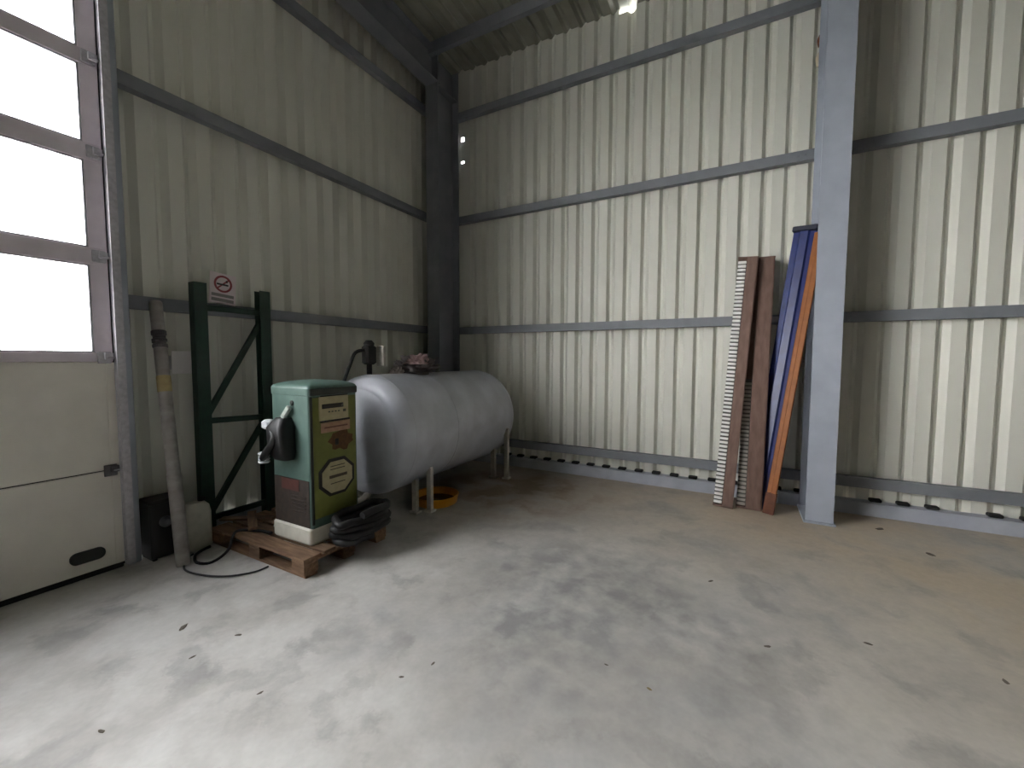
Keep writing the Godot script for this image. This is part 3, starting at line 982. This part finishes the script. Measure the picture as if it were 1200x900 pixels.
# ---------------------------------------------------------------- the left wall's odds and ends
func build_left_clutter(galv: Material, black: Material, rubber: Material, dark: Material) -> void:
	# pole
	var pale := worn(Color(0.50, 0.48, 0.46), Color(0.66, 0.64, 0.62), 81, 1.8, 0.6)
	var a := Vector3(-3.73, 0.0, -1.56)
	var b := Vector3(-4.175, 2.06, -1.635)
	var t := thing("leaning_pole", "pale grey telescopic pole leaning on the gable wall beside the door", "pole", a, bz(a, b, Vector3(1, 0, 0)))
	var s := Shape.new()
	s.lathe(PackedVector2Array([Vector2(0.044, 0), Vector2(0.047, 0.01), Vector2(0.047, 0.7), Vector2(0.044, 0.71), Vector2(0.044, 1.72), Vector2(0.042, 1.73)]), 20)
	obj("tube", s, pale, t)
	s = Shape.new()
	s.lathe(PackedVector2Array([Vector2(0.047, 1.72), Vector2(0.05, 1.725), Vector2(0.05, 1.745), Vector2(0.042, 1.75), Vector2(0.042, 1.77), Vector2(0.05, 1.775), Vector2(0.05, 1.79), Vector2(0.042, 1.795), Vector2(0.042, 1.82), Vector2(0.05, 1.825), Vector2(0.05, 1.855), Vector2(0.044, 1.86)]), 20, Transform3D.IDENTITY, false)
	s.box(Vector3(0.03, 1.76, 0.04), Vector3(0.06, 0.02, 0.03), 0.004)
	obj("clamp_collar", s, dark, t, "dark ridged clamp collar")
	s = Shape.new()
	s.lathe(PackedVector2Array([Vector2(0.044, 1.855), Vector2(0.044, 2.09), Vector2(0.036, 2.105)]), 20)
	obj("end_tube", s, pale, t)
	s = Shape.new()
	s.lathe(PackedVector2Array([Vector2(0.0445, 1.36), Vector2(0.047, 1.365), Vector2(0.047, 1.485), Vector2(0.0445, 1.49)]), 20)
	obj("tape_band", s, worn(Color(0.62, 0.55, 0.38), Color(0.72, 0.65, 0.47), 82, 3.0, 0.7), t, "yellowed tape band")
	# dark box on the floor by the jamb
	t = thing("utility_box", "dark grey box with a knob on the floor between door jamb and pole", "box", Vector3(-4.09, 0, -1.562))
	s = Shape.new()
	s.box(Vector3(0, 0.235, 0), Vector3(0.2, 0.44, 0.20), 0.012)
	obj("body", s, mat(Color(0.14, 0.14, 0.14), 0.6), t)
	s = Shape.new()
	s.box(Vector3(0, 0.462, 0), Vector3(0.21, 0.03, 0.21), 0.008)
	obj("lid", s, mat(Color(0.10, 0.10, 0.10), 0.6), t)
	s = Shape.new()
	var kt := Transform3D(Basis(Vector3(0, 0, 1), -PI / 2), Vector3(0.10, 0.30, 0.0))
	s.lathe(PackedVector2Array([Vector2(0.045, 0), Vector2(0.045, 0.012), Vector2(0.028, 0.018), Vector2(0.028, 0.035), Vector2(0.02, 0.04)]), 18, kt)
	obj("knob", s, mat(Color(0.34, 0.35, 0.37), 0.4), t, "grey round knob")
	for z in [-0.075, 0.075]:
		s = Shape.new()
		s.box(Vector3(0, 0.01, z), Vector3(0.18, 0.02, 0.03), 0.003)
		obj("foot", s, black, t)
	# pale canister
	t = thing("canister", "off-white plastic canister on the floor right of the leaning pole", "canister", Vector3(-3.995, 0, -1.770))
	s = Shape.new()
	var r := []
	for k in [[0.0, 0.03], [0.015, 0.0], [0.30, 0.0], [0.36, 0.02], [0.39, 0.07]]:
		r.append(rounded(0.17 - k[1], 0.19 - k[1], 0.035, k[0], 5))
	s.rings(r, true)
	obj("body", s, worn(Color(0.66, 0.65, 0.60), Color(0.74, 0.73, 0.68), 83, 2.0, 0.5), t)
	s = Shape.new()
	s.lathe(PackedVector2Array([Vector2(0.028, 0.385), Vector2(0.028, 0.415), Vector2(0.024, 0.42)]), 14, Transform3D(Basis.IDENTITY, Vector3(0, 0, -0.05)))
	obj("cap", s, black, t)
	# plate on the wall
	t = thing("wall_plate", "blank white plate on the gable wall behind the green frame", "plate", Vector3(-4.245, 1.56, -1.905))
	s = Shape.new()
	s.box(Vector3.ZERO, Vector3(0.012, 0.195, 0.30), 0.003)
	obj("plate", s, mat(Color(0.86, 0.84, 0.84), 0.6), t)
	for z in [-0.13, 0.13]:
		s = Shape.new()
		s.box(Vector3(-0.045, 0, z), Vector3(0.08, 0.12, 0.015), 0.002)
		obj("bracket", s, galv, t)
	# prohibition sign standing on the girt
	t = thing("prohibition_sign", "white square sign with a red ring on top of the gable girt by the frame", "sign", Vector3(-4.20, 2.10, -2.15), Basis(Vector3(1, 0, 0), -0.09) * Basis(Vector3(0, 0, 1), 0.05))
	s = Shape.new()
	s.box(Vector3(0, 0.135, 0), Vector3(0.006, 0.28, 0.225), 0.002)
	obj("sheet", s, mat(Color(0.86, 0.80, 0.81), 0.55), t)
	var face := Transform3D(Basis(Vector3(0, 0, 1), -PI / 2), Vector3(0.0032, 0.178, 0))
	s = Shape.new()
	s.lathe(PackedVector2Array([Vector2(0.060, 0), Vector2(0.060, 0.0012), Vector2(0.078, 0.0012), Vector2(0.078, 0)]), 32, face, true, true)
	s.box(Vector3(0.0038, 0.178, 0), Vector3(0.0012, 0.014, 0.13), 0.0003, Basis(Vector3(1, 0, 0), 0.75))
	obj("red_ring", s, mat(Color(0.55, 0.22, 0.25), 0.6), t, "red prohibition ring")
	s = Shape.new()
	s.box(Vector3(0.0044, 0.172, 0.005), Vector3(0.001, 0.016, 0.10), 0.0003)
	s.box(Vector3(0.0044, 0.205, -0.03), Vector3(0.001, 0.022, 0.012), 0.0003, Basis(Vector3(1, 0, 0), 0.5))
	obj("pictogram", s, mat(Color(0.12, 0.08, 0.09), 0.6), t)
	s = Shape.new()
	s.box(Vector3(0.0038, 0.072, 0), Vector3(0.0012, 0.028, 0.19), 0.0003)
	s.box(Vector3(0.0038, 0.028, 0), Vector3(0.0012, 0.03, 0.19), 0.0003)
	obj("text_line", s, mat(Color(0.50, 0.47, 0.47), 0.6), t)
	# cables
	var f := func(x: float, z: float, y := 0.012) -> Vector3: return Vector3(x, y, z)
	s = Shape.new()
	s.tube(smooth_path([f.call(-3.885, -1.82), f.call(-3.86, -1.74), f.call(-3.80, -1.67), f.call(-3.66, -1.62), f.call(-3.57, -1.68), f.call(-3.57, -1.80, 0.06), f.call(-3.60, -1.88, 0.175), f.call(-3.50, -2.0, 0.16), f.call(-3.36, -2.03, 0.16)]), 0.011, 8)
	var o := obj("power_cable", s, rubber)
	tag(o, "black cable looping over the floor and up onto the pallet to the pump", "cable")
	s = Shape.new()
	s.tube(smooth_path([f.call(-3.85, -1.68), f.call(-3.80, -1.61), f.call(-3.62, -1.52), f.call(-3.42, -1.54), f.call(-3.24, -1.62), f.call(-3.13, -1.75), f.call(-3.12, -1.85)]), 0.007, 8)
	o = obj("power_cable", s, worn(Color(0.16, 0.16, 0.16), Color(0.24, 0.24, 0.24), 84, 3.0, 0.7))
	tag(o, "thin grey cable curving over the floor in front of the pallet", "cable")

# ---------------------------------------------------------------- leaning boards and beams
func build_leaning(steel: Material) -> void:
	var brown := worn(Color(0.41, 0.32, 0.28), Color(0.50, 0.40, 0.36), 91, 1.5, 0.7, 0.0, 0.03, Vector3(1.5, 0.4, 1.5))
	var brown2 := worn(Color(0.38, 0.29, 0.25), Color(0.47, 0.37, 0.33), 92, 1.5, 0.7, 0.0, 0.03, Vector3(1.5, 0.4, 1.5))
	var back_m := mat(Color(0.36, 0.35, 0.34), 0.8)
	var combs := [worn(Color(0.93, 0.93, 0.91), Color(0.97, 0.97, 0.95), 93, 2.0, 0.5), worn(Color(0.60, 0.585, 0.55), Color(0.70, 0.68, 0.64), 94, 2.0, 0.6)]  # second comb greyed to imitate the shadow of the left beam
	var specs := [
		[Vector3(-0.122, 0.0, -5.045), Vector3(0.040, 2.70, -5.36), "brown beam with a white toothed edge, left of the two leaning on the wall", 0.19],
		[Vector3(0.125, 0.0, -5.10), Vector3(0.175, 2.70, -5.445), "brown beam with a shade-greyed toothed edge, right of the two beside the blue beam", 0.235]]
	for k in 2:
		var a: Vector3 = specs[k][0]
		var b: Vector3 = specs[k][1]
		var w: float = specs[k][3]
		var L := a.distance_to(b)
		var t := thing("toothed_beam", specs[k][2], "beam", a, bz(a, b, Vector3(1, 0, 0)))
		var m: Material = brown if k == 0 else brown2
		var cw := 0.085
		var s := Shape.new()
		# beam body: right part a box with a shallow step, backing behind the comb
		var comb_top := L if k == 0 else 1.42
		var poly := PackedVector2Array([Vector2(-w / 2, -0.05), Vector2(w / 2, -0.05), Vector2(w / 2, 0.05), Vector2(w / 2 - 0.012, 0.055), Vector2(-w / 2 + cw + 0.01, 0.055), Vector2(-w / 2 + cw, 0.045), Vector2(-w / 2 + cw, -0.01), Vector2(-w / 2, -0.01)])
		s.prism(poly, 0.0, comb_top, axes(Vector3(1, 0, 0), Vector3(0, 0, 1), Vector3(0, 1, 0)))
		if k == 1:
			poly = PackedVector2Array([Vector2(-w / 2 + cw, -0.05), Vector2(w / 2, -0.05), Vector2(w / 2, 0.05), Vector2(w / 2 - 0.012, 0.055), Vector2(-w / 2 + cw + 0.01, 0.055), Vector2(-w / 2 + cw, 0.045)])
			s.prism(poly, comb_top, L, axes(Vector3(1, 0, 0), Vector3(0, 0, 1), Vector3(0, 1, 0)))
			s.box(Vector3(-w / 2 + cw / 2, (comb_top + L) / 2, -0.035), Vector3(cw, L - comb_top, 0.03), 0.003)
		var body := obj("body", s, m, t)
		s = Shape.new()
		s.box(Vector3(0 if k == 0 else cw / 2, L + 0.004, -0.004), Vector3(w + 0.008 if k == 0 else w - cw + 0.008, 0.016, 0.112), 0.003)
		obj("end_cap", s, m, body)
		s = Shape.new()
		s.box(Vector3(0, 0.01, -0.002), Vector3(w + 0.008, 0.02, 0.114), 0.003)
		obj("foot_cap", s, m, body)
		# the comb: a long strip of close teeth
		s = Shape.new()
		s.box(Vector3(-w / 2 + cw / 2, comb_top / 2, -0.002), Vector3(cw, comb_top - 0.05, 0.016), 0.002)
		var strip := obj("comb_strip", s, back_m, t)
		s = Shape.new()
		var n := 62
		for i in n:
			var y := 0.045 + (L - 0.09) * i / (n - 1)
			if y > comb_top - 0.04: continue
			s.box(Vector3(-w / 2 + cw / 2 - 0.002, y, 0.02), Vector3(cw - 0.006, 0.025, 0.04), 0.004)
		var teeth := obj("comb_tooth", s, combs[k], strip, ["white teeth of the comb strip", "shade-greyed teeth of the comb strip"][k])
		teeth.set_meta("kind", "stuff")
	# blue beam: a wide channel with a raised rib
	var blue := worn(Color(0.08, 0.13, 0.34), Color(0.12, 0.18, 0.42), 95, 2.0, 0.4)
	var a := Vector3(0.205, 0.0, -5.17)
	var b := Vector3(0.57, 2.99, -5.475)
	var L := a.distance_to(b)
	var t := thing("blue_beam", "blue steel channel beam leaning on the wall between brown beams and column", "beam", a, bz(a, b, Vector3(1, 0, 0.35)))
	var s := Shape.new()
	var poly := PackedVector2Array([Vector2(-0.105, -0.05), Vector2(-0.105, 0.02), Vector2(-0.05, 0.03), Vector2(-0.035, 0.05), Vector2(0.035, 0.05), Vector2(0.05, 0.03), Vector2(0.105, 0.02), Vector2(0.105, -0.05), Vector2(0.097, -0.05), Vector2(0.097, 0.013), Vector2(0.044, 0.022), Vector2(0.03, 0.042), Vector2(-0.03, 0.042), Vector2(-0.044, 0.022), Vector2(-0.097, 0.013), Vector2(-0.097, -0.05)])
	s.prism(poly, 0.0, L, axes(Vector3(1, 0, 0), Vector3(0, 0, 1), Vector3(0, 1, 0)))
	obj("channel", s, blue, t)
	s = Shape.new()
	s.box(Vector3(0, L - 0.02, 0.0), Vector3(0.225, 0.055, 0.13), 0.006)
	obj("end_plate", s, mat(Color(0.05, 0.07, 0.16), 0.5), t, "dark blue end plate")
	# orange beam
	a = Vector3(0.30, 0.0, -5.03)
	b = Vector3(0.672, 2.90, -5.36)
	L = a.distance_to(b)
	t = thing("orange_beam", "orange steel racking beam leaning behind the column, right of the blue beam", "beam", a, bz(a, b, Vector3(1, 0, 0.2)))
	s = Shape.new()
	s.box(Vector3(0, L / 2, 0), Vector3(0.085, L, 0.05), 0.006)
	s.box(Vector3(0.02, L / 2, 0.012), Vector3(0.05, L - 0.004, 0.05), 0.006)
	obj("box_section", s, worn(Color(0.52, 0.30, 0.11), Color(0.62, 0.37, 0.16), 96, 1.5, 0.5), t)
	s = Shape.new()
	s.box(Vector3(0, 0.11, 0.005), Vector3(0.10, 0.22, 0.07), 0.004)
	obj("end_connector", s, worn(Color(0.35, 0.20, 0.13), Color(0.45, 0.27, 0.18), 97, 2.0, 0.7), t, "rusty brown end connector")
	# torn sealing foam up the column's back edge
	t = thing("foam_strip", "torn strip of pale and rust-brown foam high up beside the column", "foam", Vector3(0.60, 4.62, -5.50))
	s = Shape.new()
	s.tube(smooth_path([Vector3(0.01, 0, 0.02), Vector3(0.0, 0.08, 0.03), Vector3(0.03, 0.14, 0.035), Vector3(0.02, 0.2, 0.02)], 0.02), 0.018, 7)
	obj("foam", s, mat(Color(0.80, 0.74, 0.64), 0.9), t)
	s = Shape.new()
	s.tube(smooth_path([Vector3(0.015, 0.19, 0.02), Vector3(0.005, 0.25, 0.03), Vector3(0.02, 0.30, 0.02)], 0.02), 0.016, 7)
	obj("brown_foam", s, mat(Color(0.42, 0.25, 0.15), 0.9), t)

# ---------------------------------------------------------------- scraps on the floor
func build_floor_bits() -> void:
	var rng := RandomNumberGenerator.new()
	rng.seed = 77
	var m := mat(Color(0.38, 0.35, 0.31), 0.9)
	var names := ["small dark scrap on the slab in front of the leaning beams", "dark scrap on the open floor, below the brown beams in view", "dark scrap on the open floor at right", "dark scrap in the middle of the stained floor area", "flat leaf scrap on the floor before the pallet", "leaf scrap on the floor left of the one before the pallet", "tiny scrap on the floor near the lower left", "flat dark scrap on the floor near the door, largest of those", "thin dark scrap on the floor closest to the door", "yellowish chip in the middle foreground of the floor", "brown scrap near the kerb right of the column", "dark scrap at the foot of the column's right side", "grey scrap on the floor in front of the tank", "thin scrap on the floor left of the stained middle", "dark spot of dirt at the far right of the floor"]
	var at := [Vector2(-0.14, -3.27), Vector2(0.18, -2.66), Vector2(0.68, -2.96), Vector2(-0.57, -2.09), Vector2(-2.5, -1.3), Vector2(-2.53, -1.08), Vector2(-1.97, -1.11), Vector2(-2.86, -1.18), Vector2(-2.36, -0.66), Vector2(-0.34, -2.03), Vector2(1.42, -4.6), Vector2(1.2, -5.07), Vector2(-1.37, -1.66), Vector2(-1.45, -1.51), Vector2(1.21, -2.93)]
	var sizes := [0.03, 0.03, 0.035, 0.018, 0.03, 0.025, 0.022, 0.05, 0.026, 0.02, 0.06, 0.07, 0.02, 0.02, 0.035]
	for k in at.size():
		var s := Shape.new()
		var r: float = sizes[k] * 0.45
		var rs := []
		for q in [[0.0, 0.8], [0.25, 1.0], [0.5, 0.5]]:
			var ring := PackedVector3Array()
			for i in 9:
				var a := TAU * i / 9
				var rr: float = r * q[1] * rng.randf_range(0.7, 1.25)
				ring.append(Vector3(cos(a) * rr * 1.5, q[0] * r * 0.5, sin(a) * rr * 0.7))
			rs.append(ring)
		s.rings(rs, false)
		var o := obj("floor_scrap", s, m if k != 9 else mat(Color(0.5, 0.45, 0.3), 0.9))
		o.transform = Transform3D(Basis(Vector3.UP, rng.randf() * TAU), Vector3(at[k].x, 0.0, at[k].y))
		tag(o, names[k], "scrap")
